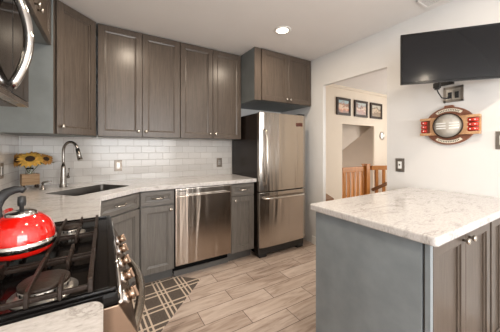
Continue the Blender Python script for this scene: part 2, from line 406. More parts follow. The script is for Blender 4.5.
# tile splashbacks
struct('wall_tile_back', MB().box(XL, 1.50, YB-0.008, YB, 0.914, 1.40), M['tile'])
struct('wall_tile_left', MB().box(XL, XL+0.008, -0.4, YB-0.008, 0.914, 1.60), M['tile_s'])

# ------------------------------------------------------------------ cabinets
def knob(parent, x, z, y=0.0, mat='nickel'):
    m = MB().lathe([(0.006, 0), (0.006, 0.012), (0.013, 0.017), (0.0155, 0.023), (0.013, 0.028), (0.0, 0.030)], 20, Matrix.Translation((x, y, z)) @ Matrix.Rotation(R(90), 4, 'X'))
    return obj('knob', m, M[mat], parent)
def pull(parent, x, z, y=0.0, w=0.10):
    m = MB(); pts = []; rad = []
    for k in range(13):
        t = k/12; pts.append((x-w/2+w*t, y-0.004-0.024*math.sin(PI*t)**0.6, z)); rad.append(0.0042+0.0035*math.sin(PI*t))
    m.tube(pts, rad, 10)
    for sx in (-1, 1): m.lathe([(0.009, 0), (0.008, 0.004), (0.004, 0.007)], 12, Matrix.Translation((x+sx*w/2, y, z)) @ Matrix.Rotation(R(90), 4, 'X'))
    return obj('pull_handle', m, M['nickel'], parent)
def cabinet(name, label, loc, rz, w, dep, z0, z1, fronts, group=None, kick=False, poly=None, sides='cab', tone='cab'):
    """local frame: x along the front, y into the wall, front of doors at y=0"""
    t = thing(name, label, 'cabinet', loc, rz, group)
    b = MB()
    if poly: b.prism(poly, z0, z1)
    else: b.box(0, w, 0.021, dep, z0, z1, 0.0015)
    obj('carcass', b, M[sides], t)
    fr = MB().box(0, w, 0.0205, 0.024, z0, z1) if not poly else MB().box(0.0, w, 0.0205, 0.024, z0, z1)
    obj('face_frame', fr, M[tone], t)
    if kick: obj('toe_kick', MB().box(0, w, 0.085, 0.10, 0, z0), M['kick'], t)
    for f in fronts:
        kind, x0, x1, a, c, hx = f
        if kind == 'door':
            d = obj('door', MB().panel(x0+0.0028, x1-0.0028, a, c), M[tone], t)
            if hx is not None: knob(d, hx[0], hx[1])
        else:
            d = obj('drawer', MB().panel(x0+0.0028, x1-0.0028, a, c, stile=0.034), M[tone+'_h'], t)
            pull(d, (x0+x1)/2, (a+c)/2)
    return t
UG = 'double-door wall cabinets over the dishwasher run'
YU = 2.635
ZU = 1.372
zt = ZC-0.004
def upfront(w, z0): 
    return [('door', 0, w/2, z0+0.002, zt-0.008, (w/2-0.035, z0+0.055)), ('door', w/2, w, z0+0.002, zt-0.008, (w/2+0.035, z0+0.055))]
cabinet('wall_cabinet', 'tall grey double-door wall cabinet directly right of the corner cabinet, above the left outlet', (-0.053, YU, 0), 0, 0.760, 0.328, ZU, zt, upfront(0.760, ZU), UG)
cabinet('wall_cabinet', 'tall grey double-door wall cabinet ending just left of the fridge, above the dishwasher', (0.709, YU, 0), 0, 0.760, 0.328, ZU, zt, upfront(0.760, ZU), UG)
cabinet('wall_cabinet', 'short deep grey wall cabinet with two doors over the fridge', (1.474, 2.31, 0), 0, 0.886, 0.653, 1.82, zt,
        [('door', 0.088, 0.48, 1.823, zt-0.008, (0.45, 1.863)), ('door', 0.48, 0.878, 1.823, zt-0.008, (0.51, 1.863))], sides='side')
# diagonal corner wall cabinet
p0 = Vector((-0.333, 2.355)); p1 = Vector((-0.056, 2.635)); dv = p1-p0; ang = math.atan2(dv.y, dv.x); wl = dv.length
def to_local(pts, o, a):
    out = []
    for x, y in pts:
        v = Vector((x-o[0], y-o[1])); out.append((v.x*math.cos(a)+v.y*math.sin(a), -v.x*math.sin(a)+v.y*math.cos(a)))
    return out
n_in = Vector((-math.sin(ang), math.cos(ang)))
q0 = p0+n_in*0.024; q1 = p1+n_in*0.024
poly = to_local([tuple(q0), tuple(q1), (-0.075, 2.66), (-0.075, 2.955), (XL+0.01, 2.955), (XL+0.01, 2.357), (-0.335, 2.357)], p0, ang)
cabinet('corner_wall_cabinet', 'tall grey diagonal corner wall cabinet with one door above the sunflowers', (p0.x, p0.y, 0), ang, wl, 0.3, ZU, zt,
        [('door', 0.024, wl-0.012, ZU+0.002, zt-0.008, (0.065, ZU+0.06))], poly=poly, sides='side')
# cabinets on the left wall (doors face +X)
cabinet('wall_cabinet', 'short grey wall cabinet near the ceiling between microwave and corner cabinet', (-0.345, 1.392, 0), R(90), 0.955, 0.317, 2.04, zt,
        [('door', 0.0, 0.478, 2.042, zt-0.008, (0.44, 2.095)), ('door', 0.478, 0.955, 2.042, zt-0.008, (0.515, 2.095))], sides='side')
cabinet('wall_cabinet', 'grey wall cabinet directly above the microwave', (-0.345, 0.62, 0), R(90), 0.768, 0.317, 1.875, zt,
        [('door', 0.0, 0.384, 1.878, zt-0.008, (0.35, 1.92)), ('door', 0.384, 0.768, 1.878, zt-0.008, (0.42, 1.92))], sides='side')

# base cabinets
YBASE = 2.335
ZB = 0.874
def basefront(w, kx): return [('drawer', 0.003, w-0.003, 0.735, ZB-0.012, None), ('door', 0.003, w-0.003, 0.112, 0.722, (kx, 0.685))]
BG = 'narrow drawer and door base cabinets either side of the dishwasher'
cabinet('base_cabinet', 'narrow grey base cabinet with drawer and door, left of the dishwasher', (0.272, YBASE, 0), 0, 0.302, 0.62, 0.105, ZB, basefront(0.302, 0.262), BG, kick=True, tone='base', sides='base')
cabinet('base_cabinet', 'narrow grey base cabinet with drawer and door, between dishwasher and fridge', (1.174, YBASE, 0), 0, 0.300, 0.62, 0.105, ZB, basefront(0.300, 0.05), BG, kick=True, sides='base', tone='base')
d0 = Vector((-0.04, 2.055)); d1 = Vector((0.270, 2.335)); dd = d1-d0; dang = math.atan2(dd.y, dd.x); dw = dd.length
nin = Vector((-math.sin(dang), math.cos(dang))); e0 = d0+nin*0.024; e1 = d1+nin*0.024
dpoly = to_local([tuple(e0), tuple(e1), (0.268, 2.36), (0.268, 2.955), (XL+0.01, 2.955), (XL+0.01, 2.057), (-0.06, 2.057)], d0, dang)
# corner base carcass built as open walls so that the sink bowl hangs free inside it
t = thing('sink_base_cabinet', 'grey diagonal corner base cabinet with drawer front under the sink', 'cabinet', (d0.x, d0.y, 0), dang)
obj('carcass', MB().prism(dpoly, 0.105, 0.123).box(0.03, dw-0.03, 0.024, 0.036, 0.123, ZB), M['base'], t)
obj('face_frame', MB().box(0, dw, 0.0205, 0.0235, 0.105, ZB), M['base'], t)
obj('toe_kick', MB().box(0.0, dw, 0.085, 0.10, 0, 0.105), M['kick'], t)
dr = obj('drawer', MB().panel(0.004, dw-0.004, 0.735, ZB-0.012, stile=0.034), M['base_h'], t); pull(dr, dw/2, 0.80)
do = obj('door', MB().panel(0.004, dw-0.004, 0.112, 0.722), M['base'], t); knob(do, 0.035, 0.685)
cabinet('base_cabinet', 'grey base cabinet against the left wall between range and sink corner', (-0.04, 1.392, 0), R(90), 0.655, 0.62, 0.105, ZB, basefront(0.655, 0.05), kick=True, sides='base', tone='base')
cabinet('base_cabinet', 'grey base cabinet under the worktop on the near side of the range', (-0.040, -0.35, 0), R(90), 0.990, 0.62, 0.105, ZB,
        [('drawer', 0.003, 0.472, 0.735, ZB-0.012, None), ('drawer', 0.475, 0.987, 0.735, ZB-0.012, None), ('door', 0.003, 0.472, 0.112, 0.722, (0.44, 0.685)), ('door', 0.475, 0.987, 0.112, 0.722, (0.51, 0.685))], kick=True)

# worktop (L shape with the diagonal and a cut-out for the sink)
ZW0, ZW1 = 0.8755, 0.914
u = dd.normalized(); nf = Vector((u.y, -u.x))
sc0 = Vector((-0.103, 2.44))
def su(a, b): v = sc0+u*a+nf*b; return (v.x, v.y)
def rrect(hw, hh, r, n=5, cx=0, cy=0):
    out = []
    for sx, sy, a0 in ((1, 1, 0), (-1, 1, 90), (-1, -1, 180), (1, -1, 270)):
        for k in range(n+1):
            a = R(a0+90*k/n); out.append((cx+sx*(hw-r)+r*math.cos(a), cy+sy*(hh-r)+r*math.sin(a)))
    return out
HW, HH = 0.26, 0.17
hole = [su(*q) for q in rrect(HW, HH, 0.025, cy=0.01)]
outer = [(XL+0.009, 1.392), (-0.018, 1.392), (-0.018, 2.035), (0.272, 2.308), (1.488, 2.308), (1.488, YB-0.009), (XL+0.009, YB-0.009)]
tag(obj('worktop', MB().prism(outer, ZW0, ZW1, 0.004, holes=[hole]), M['stone']), 'long pale veined stone worktop along the tiled walls, holding the sink', 'worktop')
near = [(XL+0.009, -0.36), (-0.002, -0.36), (-0.002, 0.618)]
for k in range(7):
    a = R(15*k); near.append((-0.032+0.03*math.cos(a), 0.618+0.03*math.sin(a)))
near += [(XL+0.009, 0.648)]
tag(obj('worktop', MB().prism(near, ZW0, ZW1, 0.004), M['stone']), 'pale stone worktop with a grey vein on the near side of the range', 'worktop')
pen = [(1.088, 0.425), (1.100, 0.413), (XR-0.001, 0.413), (XR-0.001, 1.089), (1.100, 1.089), (1.088, 1.077)]
tag(obj('worktop', MB().prism(pen, ZW0, ZW1, 0.008), M['stone']), 'glossy pale veined stone worktop on top of the peninsula', 'worktop')

# peninsula cabinets
t = thing('peninsula_cabinet', 'grey peninsula cabinet with a wide blue-grey end panel and paired doors', 'cabinet', (1.12, 0.45, 0))
PW = 0.715
obj('carcass', MB().box(0.016, PW, 0.021, 0.612, 0.105, ZB, 0.001), M['cab'], t)
obj('end_panel', MB().box(0.0, 0.0155, 0.030, 0.612, 0.0, ZB, 0.0015), M['endpanel'], t)
obj('corner_stile', MB().box(0.0, 0.024, 0.0, 0.020, 0.0, ZB, 0.0015), M['endpanel'], t)
obj('toe_kick', MB().box(0.016, PW, 0.085, 0.10, 0, 0.105), M['kick'], t)
for x0, x1, hx in ((0.027, 0.366, 0.328), (0.366, 0.712, 0.402)):
    d = obj('door', MB().panel(x0+0.0015, x1-0.0015, 0.112, ZB-0.012), M['cab'], t); knob(d, hx, 0.825)
t = cabinet('peninsula_cabinet', 'grey peninsula cabinet against the right wall, right of the end-panelled one', (1.838, 0.45, 0), 0, 0.524, 0.612, 0.105, ZB,
            [('door', 0.020, 0.265, 0.112, ZB-0.012, (0.24, 0.825)), ('door', 0.265, 0.520, 0.112, ZB-0.012, (0.29, 0.825))], kick=True)

# ------------------------------------------------------------------ dishwasher
t = thing('dishwasher', 'stainless steel dishwasher under the back worktop between two narrow cabinets', 'dishwasher', (0.576, 2.32, 0))
obj('tub', MB().box(0.004, 0.590, 0.088, 0.60, 0.02, 0.868, 0.002).box(0.004, 0.590, 0.03, 0.10, 0.13, 0.868, 0.002), M['void'], t)
dm = MB().box(0.002, 0.592, 0.0, 0.03, 0.132, 0.800, 0.006)
obj('door', dm, M['steel_warm_reflect'], t)
obj('control_panel', MB().box(0.002, 0.592, -0.002, 0.03, 0.803, 0.868, 0.005), M['steel'], t)
hm = MB().box(0.10, 0.53, -0.020, -0.011, 0.803, 0.815, 0.004)
for x in (0.12, 0.51): hm.box(x-0.012, x+0.012, -0.012, 0.001, 0.804, 0.814, 0.003)
obj('handle', hm, M['steel'], t)
obj('vent_slot', MB().box(0.035, 0.12, -0.004, 0.004, 0.842, 0.847, 0.001), M['blackm'], t)
obj('toe_panel', MB().box(0.004, 0.590, 0.075, 0.085, 0.0, 0.055), M['kick'], t)

# ------------------------------------------------------------------ refrigerator
FX0, FX1, FY = 1.497, 2.205, 2.245
t = thing('refrigerator', 'stainless steel bottom-freezer refrigerator standing under the short wall cabinet', 'refrigerator', (FX0, FY, 0))
FW = FX1-FX0
obj('body', MB().box(0.0, FW, 0.072, 0.70, 0.045, 1.665, 0.004), M['darkside'], t)
def frdoor(z0, z1):
    m = MB(); n = 14; poly = []
    for k in range(n+1):
        q = k/n; x = 0.002+(FW-0.004)*q; poly.append((x, 0.010*(2*q-1)**2+ (0.012 if k in (0, n) else 0)))
    poly += [(FW-0.002, 0.066), (0.002, 0.066)]
    m.prism(poly, z0, z1, 0.003)
    return m
ud = obj('refrigerator_door', frdoor(0.765, 1.672), M['steel'], t)
ld = obj('freezer_drawer', frdoor(0.125, 0.752), M['steel'], t)
hm = MB(); hx = 0.052
hm.tube([(hx, 0.004, 0.835), (hx, -0.032, 0.86), (hx, -0.048, 0.93), (hx, -0.054, 1.15), (hx, -0.048, 1.38), (hx, -0.032, 1.45), (hx, 0.004, 1.475)], [0.010, 0.011, 0.012, 0.0125, 0.012, 0.011, 0.010], 12)
obj('door_handle', hm, M['nickel'], ud)
hm = MB(); hz = 0.690
hm.tube([(0.03, 0.006, hz), (0.055, -0.030, hz), (0.12, -0.046, hz), (FW/2, -0.055, hz), (FW-0.12, -0.046, hz), (FW-0.055, -0.030, hz), (FW-0.03, 0.006, hz)], [0.010, 0.011, 0.012, 0.0125, 0.012, 0.011, 0.010], 12)
obj('drawer_handle', hm, M['nickel'], ld)
mg = MB()
for (x, z, s_) in ((0.555, 1.552, 0.020), (0.61, 1.555, 0.026)):
    mg.box(x-s_, x+s_, -0.002, 0.0035, z-0.022, z+0.022, 0.001)
obj('badge', mg, M['badge'], ud)
obj('hinge_cover', MB().box(FW-0.11, FW-0.015, 0.02, 0.11, 1.673, 1.692, 0.006), M['blackm'], t)
obj('base_grille', MB().box(0.01, FW-0.01, 0.05, 0.07, 0.03, 0.115, 0.003), M['blackm'], t)
for x in (0.07, FW-0.07):
    obj('foot', MB().box(x-0.05, x+0.05, 0.045, 0.12, 0.0, 0.044, 0.008), M['blackm'], t)

# ------------------------------------------------------------------ gas range
RY0, RY1, RXF = 0.652, 1.388, 0.030
t = thing('gas_range', 'freestanding black and stainless gas range with cast iron grates and chrome knobs', 'range', (-0.32, (RY0+RY1)/2, 0))
O = lambda n, m, mt, p=None: obj(n, m, M[mt], p or t, world=True)
O('body', MB().box(XL+0.012, -0.03, RY0+0.003, RY1-0.003, 0.02, 0.885, 0.003), 'darkside')
ctop = MB().box(XL+0.012, RXF, RY0, RY1, 0.886, 0.918, 0.010)
O('cooktop', ctop, 'black')
cf = MB()
for a in ((XL+0.02, XL+0.04, RY0+0.01, RY1-0.01), (RXF-0.022, RXF-0.006, RY0+0.01, RY1-0.01)):
    cf.box(a[0], a[1], a[2], a[3], 0.916, 0.926, 0.004)
for y in (RY0+0.006, RY1-0.018): cf.box(XL+0.02, RXF-0.006, y, y+0.012, 0.916, 0.926, 0.004)
O('rim', cf, 'black')
# sloped control panel
cp = MB().prism([(-0.028, 0.775), (0.068, 0.790), (0.072, 0.800), (0.030, 0.884), (-0.028, 0.884)], -(RY1-0.002), -(RY0+0.002), 0.003, M=Matrix.Rotation(R(90), 4, 'X'))
pan = O('control_panel', cp, 'steel_brown_reflect')
edge = MB().tube([(RXF+0.004, RY0+0.004, 0.889), (RXF+0.004, RY1-0.004, 0.889)], 0.0045, 8)
O('trim_strip', edge, 'chrome')
sl = Vector((0.084, 0, 0.030)).normalized()
for y in (0.755, 0.872, 0.989, 1.110, 1.232):
    base = Vector((0.048, y, 0.843))
    Mk = Matrix.Translation(base) @ sl.to_track_quat('Z', 'Y').to_matrix().to_4x4()
    k = O('control_knob', MB().lathe([(0.0165, 0.004), (0.0165, 0.024), (0.0145, 0.028), (0, 0.029)], 28, Mk), 'knobmetal', pan)
    g = MB(); g.box(-0.0045, 0.0045, -0.0165, 0.0165, 0.027, 0.035, 0.002, M=Mk)
    O('grip', g, 'knobmetal', k)
    O('bezel', MB().lathe([(0.019, -0.004), (0.0205, 0.0), (0.0205, 0.005), (0.017, 0.008), (0.0, 0.008)], 28, Mk), 'chrome', k)
odoor = O('oven_door', MB().box(-0.028, 0.035, RY0+0.006, RY1-0.006, 0.205, 0.765, 0.006), 'steel_brown_reflect')
O('oven_window', MB().box(0.034, 0.038, RY0+0.11, RY1-0.11, 0.33, 0.62, 0.001), 'mirrorglass', odoor)
hx = 0.105
hpts = []
for k in range(17):
    q = k/16; hpts.append((0.046+0.070*math.sin(PI*q)**0.75, RY0+0.045+(RY1-RY0-0.09)*q, 0.752))
O('oven_handle', MB().tube([(0.034, RY0+0.045, 0.752)]+hpts+[(0.034, RY1-0.045, 0.752)], 0.0145, 14), 'nickel', odoor)
O('storage_drawer', MB().box(-0.028, 0.030, RY0+0.006, RY1-0.006, 0.04, 0.198, 0.005), 'steel')
# burners
def burner(x, y, r):
    b = O('burner', MB().lathe([(r*1.35, 0.917), (r*1.38, 0.920), (r*1.05, 0.922), (r*0.80, 0.923), (r*0.92, 0.926), (r*1.02, 0.932), (r*1.02, 0.9395), (r*0.9, 0.940)], 40, Matrix.Translation((x, y, 0))), 'alu')
    slots = MB()
    for k in range(18):
        a = 2*PI*k/18; Mx = Matrix.Translation((x, y, 0)) @ Matrix.Rotation(a, 4, 'Z')
        slots.box(r*0.985, r*1.03, -0.0022, 0.0022, 0.931, 0.9385, M=Mx)
    O('flame_slots', slots, 'blackm', b)
    O('burner_cap', MB().lathe([(0, 0.9398), (r*0.98, 0.9398), (r*1.04, 0.942), (r*1.04, 0.947), (r*0.97, 0.950), (0, 0.951)], 40, Matrix.Translation((x, y, 0)), cap=False), 'iron', b)
    return b
BX = [(-0.120, 0.735, 0.047), (-0.115, 1.19, 0.036), (-0.50, 0.735, 0.034), (-0.50, 1.19, 0.042), (-0.325, 0.965, 0.040)]
for b_ in BX: burner(*b_)
# grates: two halves, each a part of the range
def grate(y0, y1):
    """one cast section: a low frame with raised blades running front to back"""
    x0, x1 = -0.628, -0.028
    g = MB()
    for y in (y0+0.007, y1-0.007): g.box(x0, x1, y-0.004, y+0.004, 0.930, 0.941, 0.003)
    for x in (x0, -0.325, x1): g.box(x-0.004, x+0.004, y0+0.007, y1-0.007, 0.931, 0.941, 0.002)
    gr = O('grate', g, 'iron')
    def blade(x, ya, yb, fa, fb, w=0.0038):
        # side outline in (y, z): ends marked f drop as flared feet
        top, bot = 0.957, 0.944
        pts = [(ya, top-0.004), (ya+0.005, top), (yb-0.005, top), (yb, top-0.004)]
        if fb: pts += [(yb+0.004, 0.921), (yb-0.016, 0.921), (yb-0.022, bot-0.010), (yb-0.034, bot)]
        else: pts += [(yb, bot-0.012), (yb-0.008, bot-0.012), (yb-0.016, bot)]
        if fa: pts += [(ya+0.034, bot), (ya+0.022, bot-0.010), (ya+0.016, 0.921), (ya-0.004, 0.921)]
        else: pts += [(ya+0.016, bot), (ya+0.008, bot-0.012), (ya, bot-0.012)]
        m = MB(); m.prism(pts, x-w, x+w, 0.0015, M=Matrix(((0, 0, 1, 0), (1, 0, 0, 0), (0, 1, 0, 0), (0, 0, 0, 1))))
        O('blade', m, 'iron', gr)
    for x in (x1, x0): blade(x, y0, y1, True, True, 0.005)
    for x in (-0.140, -0.325, -0.510): blade(x, y0, y1, True, True)
    f = 0.066
    for x in (-0.084, -0.225, -0.425, -0.568):
        blade(x, y0, y0+f, True, False); blade(x, y1-f, y1, False, True)
    return gr
grate(0.668, 0.868); grate(0.876, 1.078); grate(1.086, 1.292)

# ------------------------------------------------------------------ kettle
KC = Vector((-0.205, 0.940)); KZ = 0.9575
t = thing('kettle', 'shiny red enamel kettle with black handle standing on the range grate', 'kettle', (KC.x, KC.y, KZ))
T0 = Matrix()
obj('body', MB().lathe([(0, 0), (0.060, 0.0), (0.068, 0.003), (0.0735, 0.012), (0.0765, 0.026), (0.0775, 0.044), (0.0758, 0.060), (0.071, 0.077), (0.062, 0.091), (0.050, 0.102), (0.040, 0.108), (0.034, 0.109), (0.034, 0.106), (0, 0.106)], 64, cap=False), M['red'], t)
obj('chrome_band', MB().lathe([(0.0740, 0.017), (0.0785, 0.019), (0.0792, 0.028), (0.0790, 0.038), (0.0768, 0.040)], 64, cap=False), M['chrome'], t)
lid = obj('lid', MB().lathe([(0.035, 0.106), (0.036, 0.113), (0.033, 0.117), (0.022, 0.121), (0.010, 0.123), (0, 0.123)], 40, cap=False), M['chrome'], t)
obj('lid_knob', MB().lathe([(0.005, 0.122), (0.005, 0.132), (0.009, 0.134), (0.010, 0.146), (0.009, 0.160), (0.0, 0.163)], 24), M['blackm'], lid)
# handle arches from the near-left shoulder over the lid
cr = Vector((0.855, -0.518, 0)); cf_ = Vector((0.518, 0.855, 0))    # sideways / away directions used to lay the arch out
def hp(a, b, z): v = cr*a+cf_*b; return (v.x, v.y, z)
ctrl = [(-0.048, -0.026, 0.070, 0.028), (-0.056, -0.030, 0.092, 0.029), (-0.060, -0.030, 0.116, 0.0255), (-0.056, -0.026, 0.140, 0.020), (-0.045, -0.019, 0.160, 0.0155), (-0.031, -0.012, 0.174, 0.0125), (-0.015, -0.005, 0.181, 0.0105), (-0.003, 0.0, 0.181, 0.0095), (0.005, 0.004, 0.176, 0.0085)]
obj('handle', MB().tube([hp(a, b, z) for a, b, z, r in ctrl], [c[3] for c in ctrl], 16, flat=0.62), M['blackm'], t)
sp_ = hp(-0.055, 0.035, 0.06); sq_ = hp(-0.095, 0.055, 0.105)
obj('spout', MB().cyl(sp_, sq_, 0.021, 24, 0.013), M['red'], t)

# ------------------------------------------------------------------ microwave
t = thing('microwave', 'over-range microwave with dark mirror door and bowed chrome handle', 'microwave', (-0.475, 1.0, 1.432))
MX = -0.279
O('body', MB().box(XL+0.01, MX-0.035, 0.622, 1.384, 1.432, 1.868, 0.004), 'darkside')
md = O('door', MB().box(MX-0.034, MX-0.003, 0.624, 1.170, 1.455, 1.866, 0.004), 'steel')
O('door_window', MB().box(MX-0.004, MX, 0.628, 1.168, 1.458, 1.862, 0.001), 'mirrorglass', md)
mc = O('control_panel', MB().box(MX-0.034, MX, 1.173, 1.383, 1.455, 1.866, 0.003), 'mirrorglass')
O('lower_grille', MB().box(MX-0.034, MX, 0.624, 1.383, 1.433, 1.453, 0.003), 'steel')
pts = []; rad = []
for k in range(17):
    q = k/16; pts.append((MX+0.005+0.047*math.sin(PI*q)**0.85, 1.128, 1.468+0.345*q)); rad.append(0.0145)
O('door_handle', MB().tube(pts, rad, 16), 'chrome', md)

# ------------------------------------------------------------------ sink, faucet, soap pump
t = thing('sink', 'undermounted stainless steel sink set in the diagonal corner worktop', 'sink', (sc0.x, sc0.y, 0.70), dang)
# sink local axes: x = along u, y = away from the room
def ring(hw, hh, r, cy): return [(x, y) for x, y in rrect(hw, hh, r, 5, 0, cy)]
def bowl():
    tb = bmesh.new(); rings = []
    for hw, hh, r, z in ((HW-0.001, HH-0.001, 0.025, 0.2125), (HW-0.004, HH-0.004, 0.025, 0.2125), (HW-0.007, HH-0.007, 0.03, 0.16), (HW-0.012, HH-0.012, 0.035, 0.03), (HW-0.035, HH-0.035, 0.03, 0.008), (0.05, 0.05, 0.045, 0.0)):
        rings.append([tb.verts.new((x, y, z)) for x, y in rrect(hw, hh, r, 5, 0, -0.01)])
    n = len(rings[0])
    for a, b in zip(rings, rings[1:]):
        for k in range(n): tb.faces.new((a[k], a[(k+1) % n], b[(k+1) % n], b[k]))
    tb.faces.new(rings[-1])
    bmesh.ops.solidify(tb, geom=tb.faces[:], thickness=0.0015)
    bmesh.ops.recalc_face_normals(tb, faces=tb.faces[:])
    m = MB(); m._join(tb); return m
obj('bowl', bowl(), M['steelsink'], t)
obj('drain', MB().lathe([(0.045, 0.0035), (0.043, 0.006), (0.030, 0.004), (0, 0.003)], 32, Matrix.Translation((0, -0.01, 0)), cap=False), M['chrome'], t)

FP = Vector((-0.312, 2.690)); nrm = Vector((nf.x, nf.y, 0))
t = thing('faucet', 'tall gooseneck gunmetal kitchen faucet behind the corner sink', 'faucet', (FP.x, FP.y, ZW1))
fb = obj('body', MB().lathe([(0.029, 0), (0.029, 0.004), (0.0245, 0.012), (0.0225, 0.06), (0.0205, 0.12), (0.0165, 0.17), (0.0135, 0.20)], 28), M['gunmetal'], t)
pts = []; 
for k in range(4): pts.append(Vector((0, 0, 0.195+0.035*k)))
Rr = 0.085; zc = 0.315
for k in range(1, 13):
    a = PI - PI*k/12*0.93; pts.append(nrm*(Rr+Rr*math.cos(a))+Vector((0, 0, zc+Rr*math.sin(a))))
obj('gooseneck', MB().tube(pts, 0.0115, 14), M['gunmetal'], t)
e1_ = pts[-1]; dirn = (pts[-1]-pts[-2]).normalized()
hd = obj('spray_head', MB().cyl(e1_-dirn*0.01, e1_+dirn*0.095, 0.0145, 22, 0.0195), M['gunmetal'], t)
obj('nozzle', MB().cyl(e1_+dirn*0.094, e1_+dirn*0.099, 0.0165, 22), M['alu'], hd)
sd = Vector((u.x, u.y, 0))
lv = MB().cyl((0, 0, 0.085), tuple(sd*0.048+Vector((0, 0, 0.085))), 0.0135, 20)
lv.cyl(tuple(sd*0.042+Vector((0, 0, 0.088))), tuple(sd*0.050+Vector((0, 0, 0.165))), 0.0055, 12)
obj('lever', lv, M['gunmetal'], t)

t = thing('soap_pump', 'short gunmetal soap pump left of the faucet', 'soap dispenser', (-0.440, 2.610, ZW1))
obj('base', MB().lathe([(0.021, 0), (0.021, 0.004), (0.012, 0.009), (0.010, 0.030), (0.007, 0.034), (0.006, 0.055)], 22), M['gunmetal'], t)
obj('nozzle', MB().tube([(0, 0, 0.052), (0.006, -0.006, 0.060), (0.03, -0.018, 0.066), (0.062, -0.035, 0.070)], [0.010, 0.0095, 0.006, 0.0045], 12), M['gunmetal'], t)

# ------------------------------------------------------------------ sunflowers in a box
SF = Vector((-0.555, 2.785))
t = thing('planter_box', 'small rustic wooden box with a glass jar, on the worktop in the corner', 'planter', (SF.x, SF.y, ZW1), R(20))
pb = MB()
pb.box(-0.058, 0.058, -0.045, 0.045, 0.030, 0.038)
for a in ((-0.058, 0.058, -0.045, -0.037), (-0.058, 0.058, 0.037, 0.045), (-0.058, -0.050, -0.037, 0.037), (0.050, 0.058, -0.037, 0.037)): pb.box(a[0], a[1], a[2], a[3], 0.038, 0.122, 0.002)
obj('box', pb, M['boxwood'], t)
for sx in (-1, 1):
    for sy in (-1, 1): obj('foot', MB().box(sx*0.045-0.008, sx*0.045+0.008, sy*0.033-0.008, sy*0.033+0.008, 0, 0.030, 0.002), M['framewood'], t)
obj('jar', MB().lathe([(0.0, 0.0385), (0.028, 0.0385), (0.030, 0.045), (0.030, 0.140), (0.024, 0.155), (0.0255, 0.175), (0.0235, 0.175), (0.022, 0.155), (0.028, 0.139), (0.028, 0.045), (0, 0.043)], 28, cap=False), M['glass'], t)
def flower(cx, cy, cz, yaw, pitch, r, petm, label):
    o = thing('sunflower', label, 'flower', (SF.x+cx, SF.y+cy, ZW1+cz), 0, 'sunflowers in the corner jar')
    Mf = Matrix.Rotation(yaw, 4, 'Z') @ Matrix.Rotation(R(90)-pitch, 4, 'X')       # local z -> faces the room
    obj('seed_head', MB(Mf).lathe([(0, 0.012), (r*0.18, 0.014), (r*0.34, 0.011), (r*0.37, 0.002), (r*0.2, -0.006), (0, -0.008)], 28, cap=False), M['seed'], o)
    p = MB(Mf)
    for lay, (n, z, s_) in enumerate(((17, 0.002, 1.0), (15, -0.003, 0.9))):
        for k in range(n):
            a = 2*PI*(k+0.5*lay)/n+random.uniform(-.08, .08); ln = r*s_*random.uniform(0.88, 1.08); w = r*0.15
            Mx = Matrix.Rotation(a, 4, 'Z')
            tb = bmesh.new(); prev = None
            for i, (q, ww) in enumerate(((0.30, 0.55), (0.5, 1.0), (0.75, 0.85), (1.0, 0.08))):
                zz = z+0.012*math.sin(q*2.6)-0.01*q+random.uniform(-.002, .002)
                row = [tb.verts.new((ln*q, -w*ww, zz)), tb.verts.new((ln*q, 0, zz-0.002)), tb.verts.new((ln*q, w*ww, zz))]
                if prev:
                    for j in range(2): tb.faces.new((prev[j], prev[j+1], row[j+1], row[j]))
                prev = row
            bmesh.ops.solidify(tb, geom=tb.faces[:], thickness=0.0012)
            p._join(tb, Mx)
    obj('petals', p, M[petm], o)
    dz = -(cz-0.055)
    st = MB().tube([tuple(Mf @ Vector((0, 0, -0.004))), (-cx*0.3, -cy*0.3+0.004, -0.02), (-cx*0.9, -cy*0.9, dz*0.6), (-cx, -cy, dz)], 0.0028, 8)
    obj('stem', st, M['leaf'], o)
    lf = MB()
    for a in (0.3, 2.4, 4.0):
        v = Vector((math.cos(a), math.sin(a)*0.4, -0.35)).normalized()
        tb = bmesh.new(); side_ = Vector((-v.y, v.x, 0.3)).normalized(); prev = None
        for q, ww in ((0.1, 0.1), (0.45, 1), (0.8, 0.7), (1.15, 0.05)):
            c = v*r*q+Vector((0, 0.008, -0.012)); row = [tb.verts.new(c-side_*r*0.2*ww), tb.verts.new(c+side_*r*0.2*ww)]
            if prev: tb.faces.new((prev[0], prev[1], row[1], row[0]))
            prev = row
        bmesh.ops.solidify(tb, geom=tb.faces[:], thickness=0.001)
        lf._join(tb)
    obj('leaves', lf, M['leaf'], o)
flower(0.012, -0.050, 0.250, R(8), R(45), 0.092, 'petal', 'largest golden sunflower facing the room, in the middle of the bunch')
flower(-0.080, 0.010, 0.244, R(-35), R(10), 0.066, 'petaldark', 'smaller rust-gold sunflower at the left of the bunch')
flower(0.105, 0.020, 0.246, R(35), R(35), 0.062, 'petaldark', 'smaller rust-gold sunflower at the right of the bunch')
flower(0.010, 0.062, 0.275, R(0), R(40), 0.058, 'petaldark', 'small rust-gold sunflower behind the large one')

# ------------------------------------------------------------------ rug
RC = Vector((0.785, 2.22)); rang = R(3.7)
rm = bmesh.new()
rm.faces.new([rm.verts.new((x, y, 0.001)) for x, y in ((0.787, 2.215), (0.60, 2.387), (0.225, 2.387), (-0.03, 2.15), (-0.03, 1.55), (0.17, 1.55))])
r = bmesh.ops.extrude_face_region(rm, geom=rm.faces[:])
for v in [g for g in r['geom'] if isinstance(g, bmesh.types.BMVert)]: v.co.z = 0.008
bmesh.ops.recalc_face_normals(rm, faces=rm.faces[:])
rm.transform((Matrix.Translation((RC.x, RC.y, 0)) @ Matrix.Rotation(rang, 4, 'Z')).inverted())
rmb = MB(); rmb._join(rm)
o = obj('rug', rmb, M['rug']); o.location = (RC.x, RC.y, 0); o.rotation_euler = (0, 0, rang)
tag(o, 'dark grey rug with cream plaid lines on the plank floor', 'rug')

